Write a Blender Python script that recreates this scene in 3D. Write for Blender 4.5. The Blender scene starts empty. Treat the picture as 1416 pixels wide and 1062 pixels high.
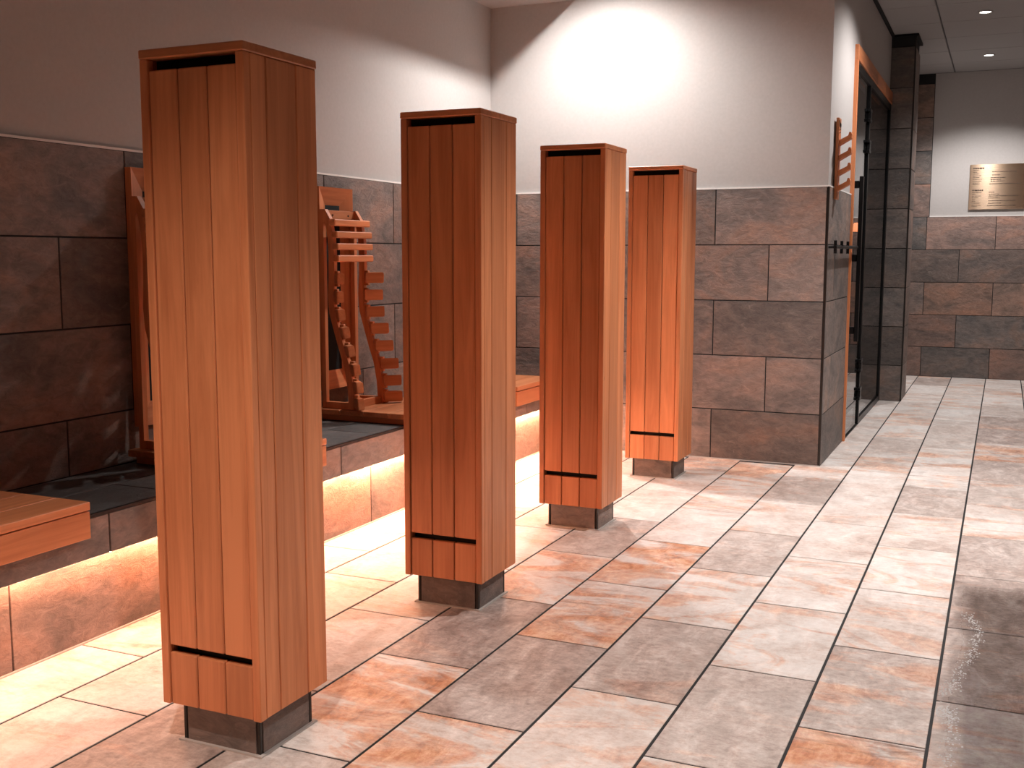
import bpy, bmesh, math, random
from mathutils import Vector, Matrix

random.seed(7)
scene = bpy.context.scene
COL = scene.collection

# ------------------------------------------------------------------ camera
YAW, PITCH, ROLL = math.radians(-24.302), math.radians(-6.754), math.radians(0.065)
cam_data = bpy.data.cameras.new('camera')
cam_data.sensor_width = 36.0
cam_data.lens = 1499.26 / 1416.0 * 36.0
cam_data.clip_start = 0.05
cam = bpy.data.objects.new('camera', cam_data)
COL.objects.link(cam)
fwd = Vector((math.sin(YAW) * math.cos(PITCH), math.cos(YAW) * math.cos(PITCH), math.sin(PITCH)))
r0 = Vector((math.cos(YAW), -math.sin(YAW), 0.0))
u0 = r0.cross(fwd)
rr = math.cos(ROLL) * r0 + math.sin(ROLL) * u0
uu = rr.cross(fwd)
M = Matrix((rr, uu, -fwd)).transposed().to_4x4()
M.translation = Vector((0.0, 0.0, 1.1526))
cam.matrix_world = M
scene.camera = cam

# ------------------------------------------------------------------ world, exposure
world = bpy.data.worlds.new('world')
scene.world = world
world.use_nodes = True
world.node_tree.nodes['Background'].inputs[0].default_value = (0.9, 0.95, 1.0, 1)
world.node_tree.nodes['Background'].inputs[1].default_value = 0.01
vs = scene.view_settings
vs.view_transform = 'Standard'
vs.look = 'None'
vs.exposure = -0.17
vs.gamma = 1.0
vs.use_curve_mapping = False

# ------------------------------------------------------------------ light levels
# downlights: x, y, watts, cone degrees, blend, colour
DOWNLIGHTS = [
    (-2.10, 5.52, 225, 148, 0.75, (1.0, 0.95, 0.92)),
    (-0.21, 10.30, 180, 125, 0.6, (1.0, 0.95, 0.93)),
    (-0.21, 8.50, 80, 115, 0.8, (1.0, 0.95, 0.93)),
    (-0.21, 6.70, 150, 140, 0.6, (1.0, 0.95, 0.93)),
    (0.40, 4.20, 390, 124, 0.4, (1.0, 0.93, 0.89)),
    (-1.00, 0.75, 270, 92, 0.6, (1.0, 0.84, 0.74)),
]
# the strip is made of joined lengths that shine brighter towards the back wall: start y, end y, strength
LED_LENGTHS = [(-2.598, 2.60, 60.0), (2.60, 3.80, 105.0), (3.80, 6.058, 230.0)]
LED_COLOR = (1.0, 0.47, 0.27, 1)
CEIL = 2.85

# ------------------------------------------------------------------ material helpers
def new_mat(name):
    m = bpy.data.materials.new(name)
    m.use_nodes = True
    nt = m.node_tree
    return m, nt, nt.nodes['Principled BSDF']

def N(nt, typ, **kw):
    n = nt.nodes.new(typ)
    for k, v in kw.items():
        if k.startswith('i_'):
            n.inputs[k[2:].replace('_', ' ')].default_value = v
        else:
            setattr(n, k, v)
    return n

def L(nt, a, b):
    nt.links.new(a, b)

def mix_rgb(nt, fac, a, b, blend='MIX'):
    n = nt.nodes.new('ShaderNodeMix')
    n.data_type = 'RGBA'
    n.blend_type = blend
    for sock, v in ((n.inputs[0], fac), (n.inputs[6], a), (n.inputs[7], b)):
        if hasattr(v, 'is_linked'):
            nt.links.new(v, sock)
        else:
            sock.default_value = v
    return n.outputs[2]

def math_node(nt, op, a, b=0.0, clamp=False):
    n = nt.nodes.new('ShaderNodeMath')
    n.operation = op
    n.use_clamp = clamp
    for sock, v in ((n.inputs[0], a), (n.inputs[1], b)):
        if hasattr(v, 'is_linked'):
            nt.links.new(v, sock)
        else:
            sock.default_value = v
    return n.outputs[0]

def ramp(nt, fac, stops):
    n = nt.nodes.new('ShaderNodeValToRGB')
    e = n.color_ramp.elements
    while len(e) < len(stops):
        e.new(0.5)
    for el, (p, c) in zip(e, stops):
        el.position = p
        el.color = c if len(c) == 4 else (*c, 1)
    nt.links.new(fac, n.inputs[0])
    return n.outputs[0]

def local_coords(nt, scale, rand=20.0, rot=(0, 0, 0)):
    tc = nt.nodes.new('ShaderNodeTexCoord')
    oi = nt.nodes.new('ShaderNodeObjectInfo')
    off = nt.nodes.new('ShaderNodeVectorMath')
    off.operation = 'SCALE'
    off.inputs[0].default_value = (rand, rand * 1.7, rand * 2.3)
    nt.links.new(oi.outputs['Random'], off.inputs['Scale'])
    mp = nt.nodes.new('ShaderNodeMapping')
    mp.inputs['Scale'].default_value = scale
    mp.inputs['Rotation'].default_value = rot
    nt.links.new(tc.outputs['Object'], mp.inputs['Vector'])
    ad = nt.nodes.new('ShaderNodeVectorMath')
    nt.links.new(mp.outputs[0], ad.inputs[0])
    nt.links.new(off.outputs[0], ad.inputs[1])
    return ad.outputs[0], oi

def bump(nt, bsdf, height, strength, dist=0.01):
    b = nt.nodes.new('ShaderNodeBump')
    b.inputs['Strength'].default_value = strength
    b.inputs['Distance'].default_value = dist
    nt.links.new(height, b.inputs['Height'])
    nt.links.new(b.outputs[0], bsdf.inputs['Normal'])

def noise(nt, vec, scale, detail=4.0, rough=0.55, dist=0.0):
    n = N(nt, 'ShaderNodeTexNoise')
    n.inputs['Scale'].default_value = scale
    n.inputs['Detail'].default_value = detail
    n.inputs['Roughness'].default_value = rough
    n.inputs['Distortion'].default_value = dist
    nt.links.new(vec, n.inputs['Vector'])
    return n.outputs[0]

def plain(name, col, rough=0.5, metal=0.0):
    m, nt, b = new_mat(name)
    b.inputs['Base Color'].default_value = (*col, 1)
    b.inputs['Roughness'].default_value = rough
    b.inputs['Metallic'].default_value = metal
    return m

def wood_material(name, axis, dark, light, rough=0.42):
    m, nt, b = new_mat(name)
    sc = [14.0, 14.0, 14.0]
    sc['xyz'.index(axis)] = 0.9
    v, oi = local_coords(nt, sc)
    g = noise(nt, v, 1.6, 5, 0.6, 0.9)
    sc2 = [90.0, 90.0, 90.0]
    sc2['xyz'.index(axis)] = 1.6
    v2, _ = local_coords(nt, sc2)
    g2 = noise(nt, v2, 1.0, 3, 0.6, 0.2)
    k = math_node(nt, 'ADD', math_node(nt, 'MULTIPLY', g, 0.80), math_node(nt, 'MULTIPLY', g2, 0.22))
    c = ramp(nt, k, [(0.32, dark), (0.62, light)])
    # each board has its own tone
    tone = math_node(nt, 'ADD', math_node(nt, 'MULTIPLY', oi.outputs['Random'], 0.34), 0.80)
    hsv = N(nt, 'ShaderNodeHueSaturation')
    L(nt, c, hsv.inputs['Color'])
    L(nt, tone, hsv.inputs['Value'])
    # sparse knots and resin specks
    sk = [9.0, 9.0, 9.0]
    sk['xyz'.index(axis)] = 3.0
    v3, _ = local_coords(nt, sk, 37.0)
    vo = N(nt, 'ShaderNodeTexVoronoi')
    vo.inputs['Scale'].default_value = 1.3
    L(nt, v3, vo.inputs['Vector'])
    spot = ramp(nt, vo.outputs['Distance'], [(0.0, (0.75, 0.75, 0.75)), (0.045, (0, 0, 0))])
    c2 = mix_rgb(nt, spot, hsv.outputs[0], (*[x * 0.35 for x in dark], 1))
    L(nt, c2, b.inputs['Base Color'])
    b.inputs['Roughness'].default_value = rough
    b.inputs['Specular IOR Level'].default_value = 0.35
    bump(nt, b, g2, 0.08, 0.002)
    return m

WD, WL = (0.50, 0.158, 0.060), (0.70, 0.265, 0.115)
wood = {a: wood_material('alder_wood_' + a, a, WD, WL) for a in 'xyz'}

def slate_material(name, dark, mid, rust, pale, rough=0.55):
    """brown grey riven slate-look porcelain, one variation per tile"""
    m, nt, b = new_mat(name)
    v, oi = local_coords(nt, (1.6, 3.0, 3.0), 31.0, (0, 0, 0.5))
    n1 = noise(nt, v, 1.5, 6, 0.62, 0.8)
    v2, _ = local_coords(nt, (14, 26, 14), 13.0, (0, 0, 0.7))
    n2 = noise(nt, v2, 1.3, 8, 0.74, 0.6)
    base = ramp(nt, n1, [(0.34, dark), (0.52, mid), (0.72, rust)])
    k = math_node(nt, 'ADD', math_node(nt, 'MULTIPLY', n2, 1.7), 0.18)
    base = mix_rgb(nt, 1.0, base, k, 'MULTIPLY')
    tone = math_node(nt, 'ADD', math_node(nt, 'MULTIPLY', oi.outputs['Random'], 0.5), 0.75)
    base = mix_rgb(nt, 1.0, base, tone, 'MULTIPLY')
    v3, _ = local_coords(nt, (5, 9, 5), 53.0, (0, 0, 0.9))
    n3 = noise(nt, v3, 1.6, 9, 0.7, 1.4)
    vein = ramp(nt, n3, [(0.60, (0, 0, 0)), (0.66, (0.28, 0.28, 0.28)), (0.70, (0, 0, 0))])
    base = mix_rgb(nt, vein, base, (*pale, 1))
    # per tile tint from the object's colour (white = none)
    base = mix_rgb(nt, 1.0, base, oi.outputs['Color'], 'MULTIPLY')
    L(nt, base, b.inputs['Base Color'])
    b.inputs['Roughness'].default_value = rough
    b.inputs['Specular IOR Level'].default_value = 0.4
    h = math_node(nt, 'ADD', math_node(nt, 'MULTIPLY', n1, 0.9), math_node(nt, 'MULTIPLY', n2, 0.9))
    bump(nt, b, h, 0.7, 0.010)
    return m

mat_slate = slate_material('slate_wall_tile', (0.115, 0.098, 0.091), (0.195, 0.147, 0.128), (0.285, 0.172, 0.128), (0.42, 0.33, 0.29))
mat_slate_top = slate_material('slate_ledge_tile', (0.070, 0.068, 0.068), (0.10, 0.092, 0.088), (0.13, 0.105, 0.095), (0.16, 0.14, 0.13), 0.5)

def floor_material():
    """pale stone-look porcelain: object colour R = greyness, G = rust amount, B = dark streaks"""
    m, nt, b = new_mat('stone_floor_tile')
    oi0 = N(nt, 'ShaderNodeObjectInfo')
    sep = N(nt, 'ShaderNodeSeparateColor')
    L(nt, oi0.outputs['Color'], sep.inputs[0])
    grey, rust, streak = sep.outputs[0], sep.outputs[1], sep.outputs[2]
    # fine grain shared by all layers (local x runs along the tile, y across it)
    v4, _ = local_coords(nt, (60, 34, 30), 9.0, (0, 0, 0.5))
    n4 = noise(nt, v4, 1.0, 7, 0.78)
    v1, _ = local_coords(nt, (3.0, 1.7, 3.0), 41.0, (0, 0, -0.35))
    n1 = noise(nt, v1, 1.0, 9, 0.66, 1.2)
    n1 = math_node(nt, 'ADD', n1, math_node(nt, 'MULTIPLY', math_node(nt, 'SUBTRACT', n4, 0.5), 0.16))
    pale = ramp(nt, n1, [(0.30, (0.56, 0.46, 0.42)), (0.42, (0.72, 0.63, 0.585)), (0.55, (0.82, 0.765, 0.73)), (0.72, (0.86, 0.83, 0.81))])
    v2, _ = local_coords(nt, (7, 14, 4), 17.0, (0, 0, -0.55))
    n2 = noise(nt, v2, 1.0, 9, 0.72, 0.6)
    greyc = ramp(nt, n2, [(0.30, (0.27, 0.195, 0.17)), (0.50, (0.41, 0.325, 0.295)), (0.70, (0.58, 0.51, 0.475))])
    # rust clouds with ragged, streaky borders
    v3, _ = local_coords(nt, (4.2, 1.5, 3), 23.0, (0, 0, -0.28))
    n3 = noise(nt, v3, 0.95, 9, 0.64, 1.7)
    n3 = math_node(nt, 'ADD', n3, math_node(nt, 'MULTIPLY', math_node(nt, 'SUBTRACT', n2, 0.5), 0.20))
    thr = math_node(nt, 'ADD', n3, math_node(nt, 'MULTIPLY', rust, 0.19))
    r = ramp(nt, thr, [(0.60, (0, 0, 0)), (0.66, (0.6, 0.6, 0.6)), (0.78, (1, 1, 1))])
    rustfac = math_node(nt, 'MULTIPLY', r, math_node(nt, 'ADD', math_node(nt, 'MULTIPLY', rust, 0.6), 0.4), True)
    rustcol = ramp(nt, n2, [(0.32, (0.36, 0.115, 0.048)), (0.48, (0.68, 0.30, 0.155)), (0.64, (0.80, 0.50, 0.34))])
    c = mix_rgb(nt, rustfac, pale, rustcol)
    gf = math_node(nt, 'MULTIPLY', grey, 0.95, True)
    c = mix_rgb(nt, gf, c, mix_rgb(nt, math_node(nt, 'MULTIPLY', rustfac, 0.7), greyc, rustcol))
    v5, _ = local_coords(nt, (8, 1.8, 3), 61.0, (0, 0, -0.12))
    n5 = noise(nt, v5, 1.0, 8, 0.68, 0.8)
    sf = math_node(nt, 'MULTIPLY', ramp(nt, n5, [(0.56, (0, 0, 0)), (0.68, (0.9, 0.9, 0.9))]), streak, True)
    c = mix_rgb(nt, sf, c, (0.15, 0.060, 0.032, 1))
    c = mix_rgb(nt, 0.75, c, ramp(nt, n4, [(0.34, (0.33, 0.31, 0.30)), (0.50, (0.52, 0.51, 0.50)), (0.66, (0.66, 0.65, 0.64))]), 'OVERLAY')
    c = mix_rgb(nt, 1.0, c, ramp(nt, n2, [(0.34, (0.84, 0.83, 0.82)), (0.62, (1.06, 1.06, 1.06))]), 'MULTIPLY')
    # puddled water along the walkway's outer strip
    geo = N(nt, 'ShaderNodeNewGeometry')
    sx = N(nt, 'ShaderNodeSeparateXYZ')
    L(nt, geo.outputs['Position'], sx.inputs[0])
    wn = noise(nt, geo.outputs['Position'], 2.4, 5, 0.6, 0.4)
    wx = math_node(nt, 'MULTIPLY', math_node(nt, 'ADD', sx.outputs[0], 0.115), 7.0)
    wy = math_node(nt, 'MULTIPLY', math_node(nt, 'SUBTRACT', 4.12, sx.outputs[1]), 3.0)
    wet = math_node(nt, 'MINIMUM', wx, wy)
    wet = math_node(nt, 'ADD', wet, math_node(nt, 'MULTIPLY', math_node(nt, 'SUBTRACT', wn, 0.5), 0.5))
    wet = ramp(nt, wet, [(0.05, (0, 0, 0)), (0.60, (1, 1, 1))])
    c = mix_rgb(nt, wet, c, mix_rgb(nt, 1.0, c, (0.37, 0.355, 0.35, 1), 'MULTIPLY'))
    L(nt, c, b.inputs['Base Color'])
    rg = math_node(nt, 'ADD', math_node(nt, 'MULTIPLY', n2, 0.25), 0.32)
    rgm = N(nt, 'ShaderNodeMix')
    rgm.data_type = 'FLOAT'
    L(nt, wet, rgm.inputs[0]); L(nt, rg, rgm.inputs[2]); rgm.inputs[3].default_value = 0.09
    L(nt, rgm.outputs[0], b.inputs['Roughness'])
    b.inputs['Specular IOR Level'].default_value = 0.4
    h = math_node(nt, 'ADD', math_node(nt, 'MULTIPLY', n2, 0.5), math_node(nt, 'MULTIPLY', n4, 0.5))
    bump(nt, b, h, 0.40, 0.006)
    return m

mat_floor = floor_material()
mat_grout = plain('dark_grout', (0.012, 0.012, 0.013), 0.8)

def plaster_material():
    m, nt, b = new_mat('white_plaster')
    tc = N(nt, 'ShaderNodeTexCoord')
    n = noise(nt, tc.outputs['Object'], 60, 4, 0.6)
    c = ramp(nt, n, [(0.3, (0.45, 0.425, 0.41)), (0.7, (0.48, 0.455, 0.44))])
    L(nt, c, b.inputs['Base Color'])
    b.inputs['Roughness'].default_value = 0.85
    bump(nt, b, n, 0.12, 0.002)
    return m

mat_plaster = plaster_material()
mat_panel = plain('ceiling_panel', (0.36, 0.35, 0.345), 0.9)
mat_grid = plain('ceiling_grid_shadow', (0.10, 0.10, 0.10), 0.8)
mat_white = plain('white_sealant', (0.80, 0.77, 0.74), 0.6)
mat_black = plain('black_metal', (0.010, 0.011, 0.012), 0.38, 0.6)
mat_shade = plain('shade_black', (0.003, 0.003, 0.003), 0.9)  # near-black standing in for shade in slots, gaps and openings
mat_steel = plain('brushed_steel', (0.35, 0.34, 0.33), 0.35, 1.0)
mat_profile = plain('dark_corner_profile', (0.050, 0.045, 0.042), 0.35, 0.8)
mat_caulk = plain('pale_caulk', (0.46, 0.42, 0.39), 0.6)
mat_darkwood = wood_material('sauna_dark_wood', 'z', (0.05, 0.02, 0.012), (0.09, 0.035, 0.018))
mat_ink = plain('engraved_ink', (0.05, 0.03, 0.02), 0.6)

def emit_material(name, col, strength):
    m, nt, b = new_mat(name)
    b.inputs['Base Color'].default_value = (0.8, 0.8, 0.8, 1)
    b.inputs['Emission Color'].default_value = col
    b.inputs['Emission Strength'].default_value = strength
    return m

mat_leds = [emit_material('warm_led', LED_COLOR, k) for _, _, k in LED_LENGTHS]
mat_lens = emit_material('lamp_lens', (1.0, 0.93, 0.82, 1), 14.0)
mat_glow = emit_material('orange_lamp_shade', (1.0, 0.24, 0.08, 1), 5.0)

def glass_material():
    m = bpy.data.materials.new('tinted_door_glass')
    m.use_nodes = True
    nt = m.node_tree
    nt.nodes.clear()
    out = N(nt, 'ShaderNodeOutputMaterial')
    tr = N(nt, 'ShaderNodeBsdfTransparent')
    tr.inputs[0].default_value = (0.72, 0.74, 0.74, 1)
    gl = N(nt, 'ShaderNodeBsdfGlossy')
    gl.inputs['Color'].default_value = (0.9, 0.9, 0.9, 1)
    gl.inputs['Roughness'].default_value = 0.01
    fr = N(nt, 'ShaderNodeFresnel')
    fr.inputs[0].default_value = 1.5
    mx = N(nt, 'ShaderNodeMixShader')
    # thin pane: reflect at the outer surface only, the inner one just lets light through
    ge = N(nt, 'ShaderNodeNewGeometry')
    L(nt, math_node(nt, 'MULTIPLY', fr.outputs[0], math_node(nt, 'SUBTRACT', 1.0, ge.outputs['Backfacing'])), mx.inputs[0])
    L(nt, tr.outputs[0], mx.inputs[1])
    L(nt, gl.outputs[0], mx.inputs[2])
    L(nt, mx.outputs[0], out.inputs[0])
    return m

mat_glass = glass_material()

def brass_material():
    m, nt, b = new_mat('brushed_brass')
    tc = N(nt, 'ShaderNodeTexCoord')
    mp = N(nt, 'ShaderNodeMapping')
    mp.inputs['Scale'].default_value = (2, 2, 400)
    L(nt, tc.outputs['Object'], mp.inputs[0])
    n = noise(nt, mp.outputs[0], 1.0, 3, 0.6)
    c = ramp(nt, n, [(0.3, (0.50, 0.36, 0.25)), (0.7, (0.64, 0.48, 0.35))])
    L(nt, c, b.inputs['Base Color'])
    b.inputs['Metallic'].default_value = 1.0
    b.inputs['Roughness'].default_value = 0.24
    b.inputs['Anisotropic'].default_value = 0.95
    tg = N(nt, 'ShaderNodeCombineXYZ')
    tg.inputs[2].default_value = 1.0
    L(nt, tg.outputs[0], b.inputs['Tangent'])
    return m

mat_brass = brass_material()

# ------------------------------------------------------------------ object helpers
WLOC = {}

def link(o, parent=None, wloc=(0, 0, 0)):
    COL.objects.link(o)
    WLOC[o.name] = Vector(wloc)
    if parent is not None:
        o.parent = parent
        o.location = Vector(wloc) - WLOC[parent.name]
    else:
        o.location = wloc
    return o

def tag(o, label=None, cat=None, group=None, kind=None):
    if label: o['label'] = label
    if cat: o['category'] = cat
    if group: o['group'] = group
    if kind: o['kind'] = kind
    return o

def empty(name, loc=(0, 0, 0), parent=None, **kw):
    o = bpy.data.objects.new(name, None)
    o.empty_display_size = 0.05
    link(o, parent, loc)
    return tag(o, **kw)

MESHES = {}

def finish(bm, name, mat, smooth=False):
    bmesh.ops.recalc_face_normals(bm, faces=bm.faces[:])
    me = bpy.data.meshes.new(name)
    bm.to_mesh(me)
    bm.free()
    if mat: me.materials.append(mat)
    if smooth:
        for p in me.polygons: p.use_smooth = True
    return me

def bm_box(bm, x0, x1, y0, y1, z0, z1):
    v = [bm.verts.new(c) for c in ((x0, y0, z0), (x1, y0, z0), (x1, y1, z0), (x0, y1, z0),
                                   (x0, y0, z1), (x1, y0, z1), (x1, y1, z1), (x0, y1, z1))]
    return [bm.faces.new([v[i] for i in f]) for f in
            ((0, 3, 2, 1), (4, 5, 6, 7), (0, 1, 5, 4), (1, 2, 6, 5), (2, 3, 7, 6), (3, 0, 4, 7))]

def box(name, x0, x1, y0, y1, z0, z1, mat, parent=None, bevel=0.0, **kw):
    d = (round(x1 - x0, 4), round(y1 - y0, 4), round(z1 - z0, 4))
    key = ('box', d, bevel, mat.name)
    if key not in MESHES:
        bm = bmesh.new()
        bm_box(bm, -d[0] / 2, d[0] / 2, -d[1] / 2, d[1] / 2, -d[2] / 2, d[2] / 2)
        if bevel:
            bmesh.ops.bevel(bm, geom=bm.edges[:], offset=bevel, segments=1, affect='EDGES')
        MESHES[key] = finish(bm, name, mat)
    o = bpy.data.objects.new(name, MESHES[key])
    link(o, parent, ((x0 + x1) / 2, (y0 + y1) / 2, (z0 + z1) / 2))
    return tag(o, **kw)

def tile(name, lu, lv, th, origin, u, n, mat, parent, chamfer=0.0010, color=None):
    """a tile whose outer face has centre `origin`, long side along u, facing n"""
    key = ('tile', round(lu, 4), round(lv, 4), round(th, 4), mat.name)
    if key not in MESHES:
        bm = bmesh.new()
        a, b_, c = lu / 2, lv / 2, chamfer
        ring = lambda x, y, z: [bm.verts.new(p) for p in ((-x, -y, z), (x, -y, z), (x, y, z), (-x, y, z))]
        r1, r2, r3 = ring(a, b_, -th), ring(a, b_, -c), ring(a - c, b_ - c, 0)
        bm.faces.new(r3)
        for p, q in ((r1, r2), (r2, r3)):
            for i in range(4):
                bm.faces.new((p[i], p[(i + 1) % 4], q[(i + 1) % 4], q[i]))
        bm.faces.new(r1[::-1])
        MESHES[key] = finish(bm, name, mat)
    o = bpy.data.objects.new(name, MESHES[key])
    u, n = Vector(u), Vector(n)
    v = n.cross(u)
    R = Matrix((u, v, n)).transposed()
    o.rotation_mode = 'QUATERNION'
    link(o, parent, origin)
    o.rotation_quaternion = R.to_quaternion()
    if color: o.color = color
    return o

def tube_mesh(name, pts, rad, mat, seg=10):
    bm = bmesh.new()
    rings = []
    for i, p in enumerate(pts):
        p = Vector(p)
        a = Vector(pts[max(i - 1, 0)]); b_ = Vector(pts[min(i + 1, len(pts) - 1)])
        t = (b_ - a).normalized()
        s = t.cross(Vector((0, 0, 1)) if abs(t.z) < 0.9 else Vector((1, 0, 0))).normalized()
        w = t.cross(s)
        rings.append([bm.verts.new(p + rad * (math.cos(2 * math.pi * k / seg) * s + math.sin(2 * math.pi * k / seg) * w)) for k in range(seg)])
    for p, q in zip(rings, rings[1:]):
        for k in range(seg):
            bm.faces.new((p[k], p[(k + 1) % seg], q[(k + 1) % seg], q[k]))
    bm.faces.new(rings[0][::-1]); bm.faces.new(rings[-1])
    return finish(bm, name, mat)

def tube(name, pts, rad, mat, parent, base=None, seg=10, **kw):
    base = Vector(base) if base is not None else (WLOC[parent.name] if parent else Vector(pts[0]))
    me = tube_mesh(name, [Vector(p) - base for p in pts], rad, mat, seg)
    o = bpy.data.objects.new(name, me)
    link(o, parent, base)
    return tag(o, **kw)

def prism(name, outline, y0, y1, mat, parent, base, holes=None, bevel=0.0, **kw):
    """outline: (x, z) points extruded from y0 to y1 (world); with optional inner hole of equal point count"""
    base = Vector(base)
    bm = bmesh.new()
    P = lambda pts, y: [bm.verts.new(Vector((x, y, z)) - base) for x, z in pts]
    a0, a1 = P(outline, y0), P(outline, y1)
    n = len(outline)
    for i in range(n):
        j = (i + 1) % n
        bm.faces.new((a0[i], a0[j], a1[j], a1[i]))
    if holes:
        h0, h1 = P(holes, y0), P(holes, y1)
        for i in range(n):
            j = (i + 1) % n
            bm.faces.new((h0[j], h0[i], h1[i], h1[j]))
            bm.faces.new((a0[j], a0[i], h0[i], h0[j]))
            bm.faces.new((a1[i], a1[j], h1[j], h1[i]))
    else:
        bm.faces.new(a0[::-1]); bm.faces.new(a1)
    o = bpy.data.objects.new(name, finish(bm, name, mat))
    link(o, parent, base)
    return tag(o, **kw)

# ------------------------------------------------------------------ geometry constants
XL = -2.875          # face of the tiled left wall
YB = 6.06            # face of the tiled back wall
XR = -0.873          # face of the return wall with the glass door
YF = 11.13           # far wall
ZW = 1.522           # top of the wainscot tiles
ROWS = [(0.0, 0.285), (0.285, 0.594), (0.594, 0.904), (0.904, 1.213), (1.213, ZW)]
XEAST, YSOUTH = 2.6, -2.6
G = 0.0060           # joint width

# ------------------------------------------------------------------ floor
floor = box('floor', -3.1, XEAST + 0.2, YSOUTH - 0.2, YF + 0.2, -0.12, -0.0016, mat_grout, kind='structure')
X0, TW, TL, Y0 = -0.1103, 0.30, 0.618, 3.24
XCURB = -2.454
# greyness / rust of tiles read off the photograph, keyed by (strip, index of the joint at the near end)
TONES = {
    0: {-2: (0, 1, 1), -1: (.6, .65, 0), 0: (.15, .4, 0), 1: (0, .55, 0), 2: (.1, .4, 0), 3: (.65, .05, 0), 4: (0, .45, .5), 5: (.05, .7, 0),
        6: (.4, .1, 0), 7: (.35, 0, 0), 8: (0, .1, 0), 9: (.05, .6, 0), 10: (.1, .3, 0), 11: (0, .5, 0), 12: (.2, .4, 0)},
    1: {-2: (.1, .7, 0), -1: (.6, .15, 0), 0: (0, .6, 0), 1: (0, .4, 0), 2: (.03, .05, 0), 3: (.05, .1, 0), 4: (0, .05, 0), 5: (.2, .55, 0),
        6: (.5, .1, 0), 7: (.1, .5, 0), 8: (0, .6, 0), 9: (.1, .4, 0), 10: (0, .3, 0), 11: (0, .1, 0)},
    2: {-3: (.5, .3, 0), -2: (0, .4, 0), -1: (.65, .1, 0), 0: (0, .55, .2), 1: (.55, .05, 0), 2: (0, .3, 0), 3: (.55, .1, 0), 4: (0, .35, 0),
        5: (.1, .3, 0), 6: (.2, .2, 0), 7: (.3, .3, 0), 8: (0, .3, 0), 9: (.1, .3, 0)},
    3: {-3: (.3, .5, 0), -2: (.05, .9, 0), -1: (.88, .1, 0), 0: (0, .85, .7), 1: (.05, .9, 0), 2: (0, .2, 0), 3: (0, .55, 0), 4: (.1, .7, 0)},
    4: {-3: (.6, .3, 0), -2: (0, .9, .9), -1: (1, .05, 0), 0: (0, .75, 0), 1: (.6, .1, 0), 2: (0, .1, 0), 3: (.1, .4, 0)},
    5: {-2: (.9, .1, 0), -1: (.35, .3, 0), 0: (.1, .3, 0), 1: (0, .4, 0), 2: (.1, .1, 0), 3: (0, .2, 0)},
    -1: {-2: (.3, .6, .4), -1: (.6, .4, 0), 0: (.9, .3, 0), 1: (.95, .1, 0), 2: (.75, 0, 0), 3: (.1, .45, 0), 4: (.6, .5, 0), 5: (.8, .2, 0),
         6: (.4, .9, 0), 7: (.95, .1, 0), 8: (.9, .5, .2), 9: (.35, .1, 0), 10: (0, .3, 0), 11: (.1, .5, 0)},
}
def tone(s, n):
    if n in TONES.get(s, {}): return TONES[s][n]
    rnd = random.Random(s * 101 + n * 17 + 5)
    if s >= 5: return (rnd.choice([0, .1, .25]), rnd.choice([.1, .3, .4]), 0)
    return (rnd.choice([0.0, 0.0, 0.1, 0.3, 0.7]), rnd.choice([0.1, 0.3, 0.5, 0.8]), rnd.choice([0, 0, .4]))
for s in range(-5, 8):
    xa, xb = X0 - TW * (s + 1), X0 - TW * s
    xa = max(xa, XCURB)
    off = 0.0 if s % 2 == 0 else 0.5
    for n in range(-5, 14):
        ya, yb = Y0 + TL * (n - off), Y0 + TL * (n + 1 - off)
        if xb <= XR + 0.01 and yb > YB: yb = YB
        if xa < XR < xb and yb > YB and ya < YB + 3.0:
            pass
        yb = min(yb, YF)
        if yb - ya < 0.05: continue
        if xb - 0.02 <= XR and ya >= YB - 0.03: continue
        tn = tone(s, n)
        # long side runs along Y
        tile('tile', yb - ya - 0.0062, xb - xa - 0.0078, 0.012, ((xa + xb) / 2, (ya + yb) / 2, 0.0),
             (0, 1, 0), (0, 0, 1), mat_floor, floor, color=(*tn, 1))

# ------------------------------------------------------------------ walls
def wall_tiles(parent, plane, face, a0, a1, rows, joints, sign, mat=mat_slate, tint=None):
    """plane 'x': wall at X=face, running in Y; plane 'y': wall at Y=face running in X.
    joints[row] = (phase, pitch) of the vertical joints"""
    for ri, (z0, z1) in enumerate(rows):
        ph, pitch = joints[ri % len(joints)]
        k = math.floor((a0 - ph) / pitch)
        c = ph + k * pitch
        while c < a1 - 1e-6:
            lo, hi = max(c, a0), min(c + pitch, a1)
            c += pitch
            if hi - lo < 0.03: continue
            m = (lo + hi) / 2
            o = (face, m, (z0 + z1) / 2) if plane == 'x' else (m, face, (z0 + z1) / 2)
            u = (0, sign, 0) if plane == 'x' else (1, 0, 0)
            nrm = (sign, 0, 0) if plane == 'x' else (0, -1, 0)
            t = None
            if tint: t = tint(ri, m)
            tile('tile', hi - lo - G, z1 - z0 - G, 0.010, o, u, nrm, mat, parent, color=t)

BACK = 0.009
wall_left = box('wall_left', XL - 0.2, XL - BACK, YSOUTH, YB + 0.2, 0, CEIL, mat_plaster, kind='structure')
grout_l = box('grout_bed', XL - BACK, XL - 0.003, YSOUTH, YB, 0.0, ZW, mat_grout, wall_left)
wall_tiles(wall_left, 'x', XL, YSOUTH, YB, [(0.40, 0.594)] + ROWS[2:], [(2.697, 0.625), (3.010, 0.625)], 1)

wall_back = box('wall_back', XL - BACK, XR - BACK, YB + BACK, YB + 0.2, 0, CEIL, mat_plaster, kind='structure')
box('grout_bed', XL, XR - 0.004, YB + 0.003, YB + BACK, 0.0, ZW, mat_grout, wall_back)
wall_tiles(wall_back, 'y', YB, XL, XR - 0.012, ROWS, [(-1.488, 0.609), (-1.186, 0.609)], 1)

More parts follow.
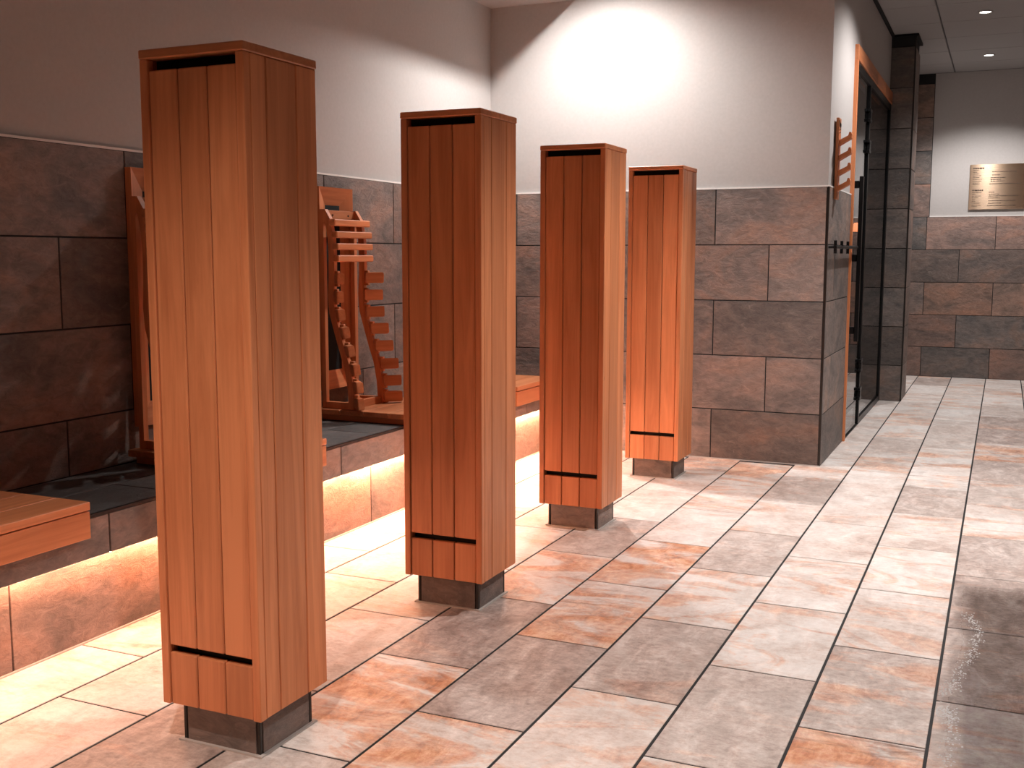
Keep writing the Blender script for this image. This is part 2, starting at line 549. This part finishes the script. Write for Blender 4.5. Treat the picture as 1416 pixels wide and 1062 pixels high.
# return wall with the door opening
DY0, DY1, DZ = 6.96, 9.10, 2.41
wall_return = box('wall_return', XR - 0.19, XR - BACK, YB + 0.2, DY0, 0, CEIL, mat_plaster, kind='structure')
box('lintel', XR - 0.19, XR - BACK, DY0, DY1, DZ, CEIL, mat_plaster, wall_return)
box('grout_bed', XR - BACK, XR - 0.003, YB + 0.004, DY0, 0.0, ZW, mat_grout, wall_return)
wall_tiles(wall_return, 'x', XR, YB + 0.012, DY0, ROWS, [(5.90, 1.3), (6.33, 1.3)], 1,
           tint=lambda r, m: (1.15, 1.25, 1.3, 1))

# tiled pier beside the door
pier = box('wall_pier', XR - 0.19, -0.712, DY1 + BACK, 9.55, 0, CEIL, mat_grout, kind='structure')
PR = [(0.0, 0.285)] + [(0.285 + 0.309 * k, 0.285 + 0.309 * (k + 1)) for k in range(8)]
PR = [(a, min(b, CEIL - 0.02)) for a, b in PR]
wall_tiles(pier, 'y', DY1, XR - 0.02, -0.708, PR, [(-1.40, 0.9)], 1, tint=lambda r, m: (0.8, 0.86, 0.88, 1))
wall_tiles(pier, 'x', -0.703, DY1 + 0.01, 9.55, PR, [(8.9, 0.7)], 1)
box('corner_profile', -0.712, -0.700, DY1 - 0.002, DY1 + 0.010, 0, CEIL - 0.02, mat_profile, pier)
box('gap_shade_bar', XR - 0.02, -0.685, DY1 - 0.02, 9.55, CEIL - 0.018, CEIL - 0.002, mat_shade, pier)  # black bar painted as the shade of a gap under the ceiling
# corridor wall behind the pier
wall_corridor = box('wall_corridor', XR - 0.19, XR - BACK, 9.55, YF + 0.2, 0, CEIL, mat_plaster, kind='structure')

wall_far = box('wall_far', XR - 0.19, XEAST, YF + BACK, YF + 0.2, 0, CEIL, mat_plaster, kind='structure')
box('grout_bed', XR - 0.009, XEAST, YF + 0.003, YF + BACK, 0.0, ZW, mat_grout, wall_far)
box('grout_bed', XR - 0.009, -0.674, YF + 0.003, YF + BACK, ZW, CEIL, mat_grout, wall_far)
def far_tint(r, m):
    return [(1.1, 1.1, 1.1, 1), (1.35, 1.2, 1.15, 1), (0.85, 0.95, 1.0, 1), (1.6, 1.35, 1.2, 1)][int(abs(m * 7.3 + r * 3.1)) % 4]
wall_tiles(wall_far, 'y', YF, XR, XEAST, ROWS, [(-0.695, 0.605), (-0.396, 0.605)], 1, tint=far_tint)
wall_tiles(wall_far, 'y', YF, XR, -0.676, PR[5:], [(-1.4, 0.9)], 1, tint=far_tint)

wall_right = box('wall_right', XEAST, XEAST + 0.2, YSOUTH, YF + 0.2, 0, CEIL, mat_slate, kind='structure')
wall_front = box('wall_front', XL - 0.2, XEAST + 0.2, YSOUTH - 0.2, YSOUTH, 0, CEIL, mat_slate, kind='structure')

# pale bead along the top of the wainscot
box('trim_1', XL - BACK, XL + 0.001, YSOUTH, YB, ZW - 0.001, ZW + 0.007, mat_white, kind='structure')
box('trim_2', XL, XR - BACK, YB - 0.001, YB + BACK, ZW - 0.001, ZW + 0.007, mat_white, kind='structure')
box('trim_3', XR - BACK, XR + 0.001, YB, DY0, ZW - 0.001, ZW + 0.007, mat_white, kind='structure')
box('trim_4', -0.674, XEAST, YF - 0.001, YF + BACK, ZW - 0.001, ZW + 0.008, mat_white, kind='structure')
# corner profile of the tiled outside corner
box('trim_5', XR - 0.012, XR - 0.0005, YB - 0.0005, YB + 0.011, 0, ZW, mat_profile, kind='structure')
# pale sealant where the back wall meets the floor
box('trim_6', XCURB, XR, YB - 0.008, YB, -0.001, 0.004, mat_caulk, kind='structure')

# sauna room behind the glass door
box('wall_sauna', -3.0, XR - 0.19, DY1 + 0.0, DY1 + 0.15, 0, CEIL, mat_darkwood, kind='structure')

# ------------------------------------------------------------------ ceiling
ceiling = box('ceiling', -3.1, XEAST + 0.2, YSOUTH - 0.2, YF + 0.2, CEIL + 0.012, CEIL + 0.12, mat_grid, kind='structure')
CX = [-2.34, -1.76, -0.51, 0.74, 1.99, XEAST]
cy = 8.145 - 18 * 0.6175
ys = [YSOUTH]
while cy < YF - 0.05:
    if cy > YSOUTH + 0.05: ys.append(cy)
    cy += 0.6175
ys.append(YF)
for xa, xb in zip(CX, CX[1:]):
    for ya, yb in zip(ys, ys[1:]):
        lo, hi = xa, xb
        tile('panel', hi - lo - 0.010, yb - ya - 0.010, 0.012, ((lo + hi) / 2, (ya + yb) / 2, CEIL), (1, 0, 0), (0, 0, -1),
             mat_panel, ceiling, chamfer=0.003)
# black strip painted as the shade where the ceiling meets the return wall
box('trim_7', XR - BACK, XR + 0.012, YB, DY1, CEIL - 0.016, CEIL, mat_shade, kind='structure')
# lowered soffit above the seats
soffit = box('ceiling_soffit', XL - BACK, -2.345, YSOUTH, YB + BACK, 2.622, CEIL + 0.012, mat_plaster, kind='structure')

# ------------------------------------------------------------------ downlights
def downlight(x, y, watts, cone, blend, col, label):
    d = empty('downlight', (x, y, CEIL), label=label, cat='ceiling light', group='recessed ceiling downlights')
    bm = bmesh.new()
    seg = 20
    prof = [(0.052, 0.0), (0.052, -0.004), (0.040, -0.006), (0.036, -0.002), (0.036, 0.0)]
    rings = [[bm.verts.new((r * math.cos(2 * math.pi * k / seg), r * math.sin(2 * math.pi * k / seg), z)) for k in range(seg)] for r, z in prof]
    for p, q in zip(rings, rings[1:]):
        for k in range(seg):
            bm.faces.new((p[k], p[(k + 1) % seg], q[(k + 1) % seg], q[k]))
    o = bpy.data.objects.new('trim_ring', finish(bm, 'trim_ring', mat_panel))
    link(o, d, (x, y, CEIL))
    bm = bmesh.new()
    c = bm.verts.new((0, 0, -0.003))
    rim = [bm.verts.new((0.036 * math.cos(2 * math.pi * k / seg), 0.036 * math.sin(2 * math.pi * k / seg), -0.002)) for k in range(seg)]
    for k in range(seg):
        bm.faces.new((c, rim[(k + 1) % seg], rim[k]))
    o = bpy.data.objects.new('lens', finish(bm, 'lens', mat_lens))
    link(o, d, (x, y, CEIL))
    ld = bpy.data.lights.new('downlight_beam', 'SPOT')
    ld.energy = watts
    ld.color = col
    ld.spot_size = math.radians(cone)
    ld.spot_blend = blend
    ld.shadow_soft_size = 0.035
    lo = bpy.data.objects.new('downlight_beam', ld)
    link(lo, d, (x, y, CEIL - 0.012))
    return d

DL_LABELS = [
    'small round downlight above the back wall, beside the lowered soffit',
    'small round ceiling downlight nearest the wall with the brass plaque',
    'small round ceiling downlight above the floor in front of the tiled pier',
    'small round ceiling downlight above the corner with the wooden hook rack',
    'small round ceiling downlight above the walkway beside the pillars',
    'small round ceiling downlight at the start of the walkway, before the first pillar',
]
for a, lab in zip(DOWNLIGHTS, DL_LABELS):
    downlight(*a, lab)

# ------------------------------------------------------------------ tiled ledge with light strip
XRIS = -2.390
ZP = 0.400
PY0, PY1 = YSOUTH + 0.002, YB - 0.002
ledge = empty('tiled_ledge', (-2.6, 3.3, 0), label='long dark tiled ledge with glowing light strip under its edge along the wall', cat='ledge')
box('base_core', XL, XCURB - 0.010, PY0, PY1, 0.0, 0.262, mat_grout, ledge)
box('slab_core', XL, XRIS - 0.010, PY0, PY1, 0.272, ZP - 0.010, mat_grout, ledge)
def run(name, phase, pitch, fn):
    c = phase
    while c > PY0: c -= pitch
    while c < PY1:
        lo, hi = max(c, PY0), min(c + pitch, PY1)
        c += pitch
        if hi - lo > 0.03: fn(lo, hi)
run('base', 2.072, 0.6265, lambda a, b: tile('base_tile', b - a - G, 0.268, 0.010, (XCURB, (a + b) / 2, 0.135), (0, 1, 0), (1, 0, 0), mat_slate, ledge, color=(1.3, 1.15, 1.1, 1)))
run('riser', 2.383, 0.622, lambda a, b: tile('riser_tile', b - a - G, 0.118, 0.010, (XRIS, (a + b) / 2, 0.331), (0, 1, 0), (1, 0, 0), mat_slate, ledge))
run('top', 2.05, 0.62, lambda a, b: tile('top_tile', b - a - G, 0.245, 0.010, (XRIS - 0.134, (a + b) / 2, ZP), (0, 1, 0), (0, 0, 1), mat_slate_top, ledge))
run('top2', 2.36, 0.62, lambda a, b: tile('top_tile', b - a - G, 0.222, 0.010, (XL + 0.1115, (a + b) / 2, ZP), (0, 1, 0), (0, 0, 1), mat_slate_top, ledge))
box('edge_profile', XRIS - 0.010, XRIS + 0.001, PY0, PY1, ZP - 0.008, ZP + 0.001, mat_profile, ledge)
box('edge_line', XRIS - 0.0125, XRIS - 0.0105, PY0, PY1, ZP - 0.002, ZP + 0.0012, mat_steel, ledge)
for (la, lb, _), lm in zip(LED_LENGTHS, mat_leds):
    lm.name = 'warm_led_%.1f' % la
    box('light_strip', XCURB + 0.012, XCURB + 0.036, la, lb, 0.262, 0.272, lm, ledge, label='glowing warm light strip under the ledge edge')
box('light_channel', XCURB - 0.010, XCURB + 0.012, PY0, PY1, 0.262, 0.272, mat_steel, ledge)
box('caulk_line', XCURB, XCURB + 0.008, PY0, PY1, -0.001, 0.004, mat_caulk, ledge)

# ------------------------------------------------------------------ pillars
PW, PD, PH0, PH1 = 0.284, 0.268, 0.100, 1.602
def pillar(y0, label):
    cx = -1.625
    x0, x1, y1 = cx - PW / 2, cx + PW / 2, y0 + PD
    p = empty('wood_clad_pillar', (cx, y0 + PD / 2, 0), label=label, cat='pillar', group='row of wood clad pillars')
    wz = wood['z']
    # tiled foot
    fx0, fx1, fy0, fy1 = -1.737, -1.513, y0 + 0.034, y0 + 0.240
    foot = box('foot', fx0 + 0.009, fx1 - 0.009, fy0 + 0.009, fy1 - 0.009, 0.0, PH0 + 0.02, mat_grout, p)
    tile('foot_tile', fx1 - fx0 - 0.024, 0.100, 0.008, (cx, fy0, 0.052), (1, 0, 0), (0, -1, 0), mat_slate, foot)
    tile('foot_tile', fx1 - fx0 - 0.024, 0.100, 0.008, (cx, fy1, 0.052), (-1, 0, 0), (0, 1, 0), mat_slate, foot)
    tile('foot_tile', fy1 - fy0 - 0.024, 0.100, 0.008, (fx1, (fy0 + fy1) / 2, 0.052), (0, 1, 0), (1, 0, 0), mat_slate, foot)
    tile('foot_tile', fy1 - fy0 - 0.024, 0.100, 0.008, (fx0, (fy0 + fy1) / 2, 0.052), (0, -1, 0), (-1, 0, 0), mat_slate, foot)
    for ax, ay in ((fx0, fy0), (fx1 - 0.009, fy0), (fx0, fy1 - 0.009), (fx1 - 0.009, fy1 - 0.009)):
        box('corner_profile', ax, ax + 0.009, ay, ay + 0.009, 0.0, PH0, mat_profile, foot, 0.0015)
    # caulk bead round the foot
    bm = bmesh.new()
    e = 0.009
    for a in ((fx0 - e, fx1 + e, fy0 - e, fy0), (fx0 - e, fx1 + e, fy1, fy1 + e), (fx0 - e, fx0, fy0, fy1), (fx1, fx1 + e, fy0, fy1)):
        bm_box(bm, a[0] - cx, a[1] - cx, a[2] - y0, a[3] - y0, 0.0, 0.004)
    o = bpy.data.objects.new('caulk_bead', finish(bm, 'caulk_bead', mat_caulk))
    link(o, foot, (cx, y0, 0))
    # black core that paints the darkness behind the slots
    box('slot_shade_core', x0 + 0.022, x1 - 0.022, y0 + 0.032, y1 - 0.022, PH0 + 0.004, PH1 - 0.021, mat_shade, p)
    t = 0.020
    zc = PH1 - 0.020
    box('cap', x0 - 0.001, x1 + 0.001, y0 - 0.002, y1 + 0.001, zc, PH1, wood['x'], p, 0.0025)
    s = 0.0215
    for a in (x0, x1 - s):
        box('stile', a, a + s, y0, y0 + 0.022, PH0, zc - 0.0005, wz, p, 0.0018)
    bw = (PW - 2 * s) / 3
    for k in range(3):
        a = x0 + s + k * bw
        box('board', a + 0.0014, a + bw - 0.0014, y0 + 0.004, y0 + 0.022, 0.244, 1.557, wz, p, 0.0026)
        box('board', a + 0.0014, a + bw - 0.0014, y0 + 0.004, y0 + 0.022, PH0, 0.226, wz, p, 0.0026)
    cuts = [0.0225, 0.078, 0.188, PD]
    for a, b in zip(cuts, cuts[1:]):
        for xa, xb in ((x1 - t, x1 - 0.001), (x0 + 0.001, x0 + t)):
            box('board', xa, xb, y0 + a + 0.0010, y0 + b - 0.0010, PH0, zc - 0.0005, wz, p, 0.0024)
    for k in range(3):
        w = (PW - 2 * t) / 3
        box('board', x0 + t + k * w + 0.001, x0 + t + (k + 1) * w - 0.001, y1 - 0.020, y1 - 0.002, PH0, zc - 0.0005, wz, p, 0.0018)
    return p

pillar(1.906, 'wood clad pillar farthest from the white back wall, in front of a half hidden lounge backrest')
pillar(3.051, 'second wood clad pillar counting from the one farthest from the back wall')
pillar(4.195, 'wood clad pillar next to the last one at the white back wall')
pillar(5.355, 'wood clad pillar at the end of the row nearest the white back wall')

# ------------------------------------------------------------------ wooden seats on the ledge
def seat(y0, y1, label):
    xf, xb = -2.350, -2.862
    zt = 0.452
    b = empty('wooden_bench', ((xf + xb) / 2, (y0 + y1) / 2, ZP), label=label, cat='bench', group='wooden benches along the ledge')
    n = 4
    w = (xf - xb) / n
    for k in range(n):
        a = xb + k * w
        box('plank', a + 0.001, a + w - 0.001, y0, y1, zt - 0.024, zt, wood['y'], b, 0.002)
    box('fascia', xf - 0.024, xf - 0.003, y0, y1, 0.345, zt - 0.028, wood['y'], b, 0.0018)
    for yy in (y0 + 0.022, y1 - 0.044):
        box('apron', xb + 0.02, xf - 0.045, yy, yy + 0.022, ZP + 0.001, zt - 0.0245, wood['x'], b, 0.001)
    for yy in (y0 + 0.012, y1 - 0.052):
        box('corner_block', xf - 0.0385, xf - 0.0245, yy, yy + 0.04, ZP + 0.002, zt - 0.0245, wood['y'], b, 0.001)
    return b

seat(1.78, 2.275, 'wooden plank bench on the ledge with no backrest and no pillar before it')
seat(2.955, 3.470, 'wooden plank bench on the ledge behind the pillar farthest from the back wall')
seat(4.140, 4.650, 'wooden plank bench carrying the slatted lounge backrest seen between two pillars')
seat(5.280, 5.830, 'wooden plank bench on the ledge nearest the white back wall')

# ------------------------------------------------------------------ wall panels behind the backrests
def heater_panel(yc, label):
    xw, xf = XL + 0.001, -2.846
    hw, z0, z1 = 0.139, 0.530, 1.464
    b = empty('wall_panel', (xf, yc, z0), label=label, cat='wall panel', group='wooden framed wall panels')
    iy, it, ib = 0.060, 1.383, 0.615
    xr = -2.882
    base = (xf, yc, z0)
    outer = [(-hw, z0), (hw, z0), (hw, z1), (-hw, z1)]
    inner = [(-iy, ib), (iy, ib), (iy, it), (-iy, it)]
    for i in range(4):
        j = (i + 1) % 4
        bm = bmesh.new()
        def V(p, x): return bm.verts.new((x - xf, p[0], p[1] - z0))
        o0, o1, i0, i1 = V(outer[i], xf), V(outer[j], xf), V(inner[i], xr + 0.012), V(inner[j], xr + 0.012)
        q0, q1, k0, k1 = V(outer[i], xw), V(outer[j], xw), V(inner[i], xw), V(inner[j], xw)
        for f in ((o0, o1, i1, i0), (o0, q0, q1, o1), (i0, i1, k1, k0), (q0, k0, k1, q1), (o0, i0, k0, q0), (o1, q1, k1, i1)):
            bm.faces.new(f)
        bmesh.ops.recalc_face_normals(bm, faces=bm.faces[:])
        me = finish(bm, 'frame_board', wood['y' if i % 2 == 0 else 'z'])
        o = bpy.data.objects.new('frame_board', me)
        link(o, b, base)
    box('opening_shade', xw, xw + 0.004, yc - iy, yc + iy, ib, it, mat_shade, b)  # black sheet painted as the darkness of a deep opening
    return b

heater_panel(3.148, 'bevelled wooden wall panel behind the pillar farthest from the back wall')
heater_panel(4.316, 'bevelled wooden wall panel with dark opening behind the slatted lounge backrest')

# ------------------------------------------------------------------ slatted lounge backrests
KS = 0.993
CURVE = [(-2.833, 1.362), (-2.806, 1.319), (-2.790, 1.235), (-2.786, 1.150), (-2.788, 1.056), (-2.794, 0.969), (-2.788, 0.889),
         (-2.766, 0.812), (-2.741, 0.728), (-2.713, 0.645), (-2.697, 0.557), (-2.690, 0.4475)]
CURVE = [(x * KS, 1.1526 + (z - 1.1526) * KS) for x, z in CURVE]

def curve_at(z):
    for (xa, za), (xb, zb) in zip(CURVE, CURVE[1:]):
        if zb <= z <= za:
            t = (za - z) / (za - zb)
            return xa + t * (xb - xa)
    return CURVE[-1][0]

def backrest(dy, label):
    yn, yf = 4.170 + dy, 4.449 + dy
    th = 0.024
    b = empty('lounge_backrest', (-2.78, (yn + yf) / 2, 0.4525), label=label, cat='backrest', group='slatted wooden lounge backrests')
    base = (-2.78, (yn + yf) / 2, 0.4525)
    zb = CURVE[-1][1]
    xr = -2.8445
    front = list(CURVE)
    rear = [(xr, z) for _, z in front]
    # closed loop: down the front, up the rear
    outline = front + rear[::-1]
    hole_f, hole_r = [], []
    w = 0.030
    for x, z in front:
        zz = min(max(z, zb + 0.030), 1.300)
        xf_ = curve_at(zz) - w
        xb_ = xr + 0.022
        hole_f.append((max(xf_, xb_ + 0.0004), zz))
        hole_r.append((xb_, zz))
    hole = hole_f + hole_r[::-1]
    for y in (yn, yf - th):
        prism('side_frame', outline, y, y + th, wood['z'], b, base, holes=hole)
    # rear rails
    rail = box('cross_rail', xr + 0.004, xr + 0.024, yn + th, yf - th, 1.315, 1.358, wood['y'], b, 0.001)
    for yy in (yn + 0.075, yf - 0.075):
        tube('screw', [(xr + 0.0235, yy, 1.336), (xr + 0.0255, yy, 1.336)], 0.0045, mat_black, rail)
    box('cross_rail', curve_at(0.47) - 0.034, curve_at(0.47) - 0.012, yn + th, yf - th, zb, zb + 0.034, wood['y'], b, 0.001)
    # full-width slats at the head
    for z in (1.300, 1.246, 1.192, 1.138):
        xs = curve_at(z) - 0.004
        box('slat', xs, xs + 0.034, yn - 0.010, yf + 0.012, z - 0.015, z + 0.015, wood['y'], b, 0.004)
    # short angled blocks down both sides
    for z in (1.048, 0.966, 0.886, 0.806, 0.724, 0.640, 0.560, 0.484):
        x = curve_at(z) - 0.001
        slope = math.atan2(curve_at(z - 0.03) - curve_at(z + 0.03), 0.06)
        for side in (-1, 1):
            yy = yn + th / 2 if side < 0 else yf - th / 2
            key = ('block', side)
            if key not in MESHES:
                bm = bmesh.new()
                bm_box(bm, -0.016, 0.016, -0.045, 0.045, -0.025, 0.025)
                bmesh.ops.bevel(bm, geom=bm.edges[:], offset=0.0035, segments=2, affect='EDGES')
                MESHES[key] = finish(bm, 'block', wood['y'])
            o = bpy.data.objects.new('block', MESHES[key])
            ang = math.radians(-45 if side > 0 else 45)
            link(o, b, (x + 0.034, yy + side * 0.022, z))
            o.rotation_euler = (Matrix.Rotation(ang, 3, 'Z') @ Matrix.Rotation(-slope * 0.6, 3, 'Y')).to_euler()
            box('spacer', x - 0.002, x + 0.020, yy - 0.009, yy + 0.009, max(z - 0.036, 0.4545), z + 0.034, wood['z'], b, 0.002)
    return b

backrest(0.0, 'curved slatted wooden lounge backrest in full view between two pillars')
backrest(-1.172, 'curved slatted wooden lounge backrest mostly hidden behind the pillar farthest from the back wall')

# ------------------------------------------------------------------ glass door in the return wall
door = empty('door_1', (XR, 8.0, 0), kind='structure', label='black framed glass door with wooden surround beside the tiled pier')
XFm = XR + 0.014
box('wood_jamb', XR - 0.09, XFm, DY0 - 0.005, DY0 + 0.022, 0.0, DZ - 0.085, wood['z'], door, 0.002)
for k in range(4):
    ya = DY0 - 0.005 + k * 0.54
    yb = min(ya + 0.54, DY1 - 0.005)
    box('wood_header', XR - 0.09, XFm, ya + 0.001, yb - 0.001, DZ - 0.085, DZ + 0.005, wood['y'], door, 0.002)
gx0, gx1 = XR - 0.012, XR - 0.004
YST = 7.70
box('top_bar', XR - 0.03, XR + 0.006, DY0 + 0.023, DY1 - 0.006, DZ - 0.135, DZ - 0.086, mat_black, door, 0.001)
box('end_bar', XR - 0.03, XR + 0.006, DY1 - 0.07, DY1 - 0.006, 0.002, DZ - 0.136, mat_black, door, 0.001)
box('stile', XR - 0.03, XR + 0.006, YST, YST + 0.045, 0.002, DZ - 0.136, mat_black, door, 0.001)
box('bottom_bar', XR - 0.03, XR + 0.006, YST + 0.046, DY1 - 0.071, 0.002, 0.045, mat_black, door, 0.001)
box('threshold', XR - 0.03, XR + 0.004, DY0 + 0.023, YST - 0.001, -0.001, 0.006, mat_black, door)
box('glass_pane', gx0, gx1, DY0 + 0.027, YST - 0.004, 0.012, DZ - 0.140, mat_glass, door)
box('glass_pane', gx0, gx1, YST + 0.046, DY1 - 0.071, 0.046, DZ - 0.137, mat_glass, door)
def hinge(z):
    bm = bmesh.new()
    pr = [(-0.05, -0.042), (0.05, -0.042), (0.052, -0.026), (0.030, -0.020), (0.030, 0.020), (0.052, 0.026), (0.05, 0.042), (-0.05, 0.042),
          (-0.052, 0.026), (-0.030, 0.020), (-0.030, -0.020), (-0.052, -0.026)]
    a = [bm.verts.new((-0.008, y, zz)) for y, zz in pr]
    c = [bm.verts.new((0.010, y, zz)) for y, zz in pr]
    for i in range(len(pr)):
        j = (i + 1) % len(pr)
        bm.faces.new((a[i], a[j], c[j], c[i]))
    bm.faces.new(a[::-1]); bm.faces.new(c)
    o = bpy.data.objects.new('hinge', finish(bm, 'hinge', mat_black))
    link(o, door, (XR + 0.006, YST + 0.01, z))
for z in (2.08, 1.877, 0.411, 0.217):
    hinge(z)
xh = XR + 0.046
handle = box('pull_handle', xh - 0.012, xh + 0.012, 7.045, 7.085, 0.62, 1.64, mat_black, door, 0.003)
for z in (1.59, 1.14, 0.69):
    box('standoff', gx1, xh - 0.0125, 7.050, 7.080, z - 0.022, z + 0.022, mat_black, handle, 0.002)

# orange lamp in the room behind the glass
lamp = empty('wall_lamp', (-1.082, DY1 - 0.03, 1.30), label='small glowing orange wall lamp seen through the glass door', cat='lamp')
box('back_plate', -1.117, -1.047, DY1 - 0.012, DY1 - 0.001, 1.335, 1.44, mat_black, lamp, 0.002)
bm = bmesh.new()
seg = 14
rings = []
for z, r in ((1.345, 0.030), (1.35, 0.034), (1.41, 0.028), (1.415, 0.020)):
    rings.append([bm.verts.new((r * math.cos(2 * math.pi * k / seg), r * math.sin(2 * math.pi * k / seg), z - 1.30)) for k in range(seg)])
for p, q in zip(rings, rings[1:]):
    for k in range(seg):
        bm.faces.new((p[k], p[(k + 1) % seg], q[(k + 1) % seg], q[k]))
bm.faces.new(rings[0][::-1]); bm.faces.new(rings[-1])
o = bpy.data.objects.new('lamp_shade', finish(bm, 'lamp_shade', mat_glow, True))
link(o, lamp, (-1.082, DY1 - 0.048, 1.30))

# ------------------------------------------------------------------ black hook rail on the return wall
rail = empty('hook_rail', (XR + 0.03, 6.5, 1.2), label='thin black hook rail with three pegs on the tiled return wall', cat='hook rail')
xr_ = XR + 0.036
tube('rod', [(xr_, 6.075, 1.200), (xr_, 7.02, 1.206)], 0.010, mat_black, rail)
for yy in (6.09, 6.34, 6.60):
    tube('peg', [(xr_, yy, 1.166), (xr_, yy, 1.172), (xr_, yy, 1.230), (xr_, yy, 1.236)], 0.0085, mat_black, rail)
    tube('bracket', [(XR, yy, 1.2), (xr_, yy, 1.2)], 0.007, mat_black, rail)

# ------------------------------------------------------------------ wooden hook rack
rk = empty('wooden_hook_rack', (XR + 0.01, 6.31, 1.46), label='wooden hook rack with four slanted pegs on the white return wall', cat='hook rack')
bx0, bx1 = XR, XR + 0.016
ry0, ry1 = 6.215, 6.300
board = box('board', bx0 + 0.0005, bx1, ry0, ry1, 1.462, 1.900, wood['z'], rk, 0.002)
for z in (1.770, 1.688, 1.606, 1.524):
    prism('peg', [(bx1, z - 0.018), (bx1 + 0.066, z + 0.020), (bx1 + 0.066, z + 0.040), (bx1 + 0.060, z + 0.052),
                  (bx1 + 0.052, z + 0.052), (bx1 + 0.047, z + 0.034), (bx1, z + 0.010)], ry0 + 0.016, ry1 - 0.016, wood['x'], rk, (bx1, (ry0 + ry1) / 2, z))
# small burnt-in symbol: a pair of glasses with marks below
def ring_mark(y, z, r):
    pts = [(bx1 + 0.0008, y + r * math.cos(2 * math.pi * k / 14), z + r * math.sin(2 * math.pi * k / 14)) for k in range(15)]
    tube('symbol_mark', pts, 0.0022, mat_ink, board, seg=5)
ring_mark(6.240, 1.866, 0.012)
ring_mark(6.272, 1.862, 0.012)
tube('symbol_mark', [(bx1 + 0.0008, 6.252, 1.866), (bx1 + 0.0008, 6.260, 1.864)], 0.003, mat_ink, board, seg=5)
tube('symbol_mark', [(bx1 + 0.0008, 6.230, 1.874), (bx1 + 0.0008, 6.222, 1.886)], 0.003, mat_ink, board, seg=5)
tube('symbol_mark', [(bx1 + 0.0008, 6.245, 1.838), (bx1 + 0.0008, 6.270, 1.844)], 0.004, mat_ink, board, seg=5)
tube('symbol_mark', [(bx1 + 0.0008, 6.250, 1.822), (bx1 + 0.0008, 6.266, 1.826)], 0.003, mat_ink, board, seg=5)

# ------------------------------------------------------------------ brass plaque
px0, px1, pz0, pz1 = -0.338, 0.23, 1.585, 1.998
plaque = box('brass_plaque', px0, px1, YF - 0.008, YF + 0.004, pz0, pz1, mat_brass, bevel=0.002,
             label='brushed brass plaque with engraved text on the white far wall', cat='plaque')
rt = random.Random(3)
def text_line(x0, x1, z, h):
    """a row of engraved words, too small in the photograph to read"""
    bm = bmesh.new()
    x = x0
    while x < x1:
        w = rt.uniform(0.010, 0.032)
        w = min(w, x1 - x)
        bm_box(bm, x, x + w - 0.004, YF - 0.0086, YF - 0.0080, z - h / 2, z + h / 2)
        x += w
    base = WLOC[plaque.name]
    bmesh.ops.translate(bm, verts=bm.verts[:], vec=-base)
    o = bpy.data.objects.new('text_line', finish(bm, 'text_line', mat_ink))
    link(o, plaque, base)
H = pz1 - pz0
def zz(v): return pz1 - v * H
for v in (0.085, 0.575):
    text_line(px0 + 0.028, px0 + 0.125, zz(v), 0.013)
for v in (0.13, 0.17, 0.21, 0.25, 0.29, 0.33, 0.37, 0.41, 0.445, 0.625, 0.66, 0.70, 0.74, 0.78, 0.82, 0.86, 0.905, 0.935):
    text_line(px0 + 0.028, px0 + rt.uniform(0.055, 0.115), zz(v), 0.0042)
for v, a, b_ in ((0.17, .19, .40), (0.24, .19, .26), (0.30, .18, .31), (0.34, .18, .28), (0.375, .18, .30), (0.435, .17, .44),
                 (0.62, .17, .22), (0.665, .17, .26), (0.705, .17, .43), (0.75, .17, .27), (0.81, .17, .40), (0.865, .17, .28), (0.92, .16, .41)):
    text_line(px0 + a, px0 + b_, zz(v), 0.006)

# ------------------------------------------------------------------ white beads added as glints on the wet tiles
def glint_bead_material():
    m, nt, b = new_mat('white_glint_bead')
    b.inputs['Base Color'].default_value = (0.92, 0.92, 0.92, 1)  # white base puts the glints into the bead colour
    b.inputs['Roughness'].default_value = 0.06
    b.inputs['IOR'].default_value = 1.33
    b.inputs['Specular IOR Level'].default_value = 0.9
    b.inputs['Alpha'].default_value = 0.6
    return m

rw = random.Random(11)
bm = bmesh.new()
PATHS = [[(-0.100, 2.965), (-0.064, 3.075), (-0.029, 3.328), (-0.010, 3.559), (-0.053, 3.704)], [(-0.098, 2.85), (-0.073, 2.865), (-0.057, 2.80), (-0.066, 2.537), (-0.07, 2.42)]]
for path in PATHS:
    for k in range(330):
        t = rw.random() * (len(path) - 1)
        i = int(t)
        f = t - i
        x = path[i][0] + f * (path[i + 1][0] - path[i][0]) + rw.gauss(-0.004, 0.010)
        y = path[i][1] + f * (path[i + 1][1] - path[i][1]) + rw.gauss(0, 0.022)
        x = max(x, -0.1015)
        r = rw.uniform(0.0010, 0.0032)
        h = r * rw.uniform(0.35, 0.7)
        e = rw.uniform(0.7, 1.5)
        top = bm.verts.new((x, y, 0.0002 + h))
        mid = [bm.verts.new((x + 0.62 * r * math.cos(a * math.pi / 3), y + 0.62 * e * r * math.sin(a * math.pi / 3), 0.0002 + h * 0.72)) for a in range(6)]
        rim = [bm.verts.new((x + r * math.cos(a * math.pi / 3), y + e * r * math.sin(a * math.pi / 3), 0.0001)) for a in range(6)]
        for a in range(6):
            bm.faces.new((top, mid[a], mid[(a + 1) % 6]))
            bm.faces.new((mid[a], rim[a], rim[(a + 1) % 6], mid[(a + 1) % 6]))
glint_drops = bpy.data.objects.new('water_beads', finish(bm, 'water_beads', glint_bead_material(), True))
link(glint_drops)
tag(glint_drops, 'tiny white beads added as glints on the dark wet floor tiles', 'water', kind='stuff')
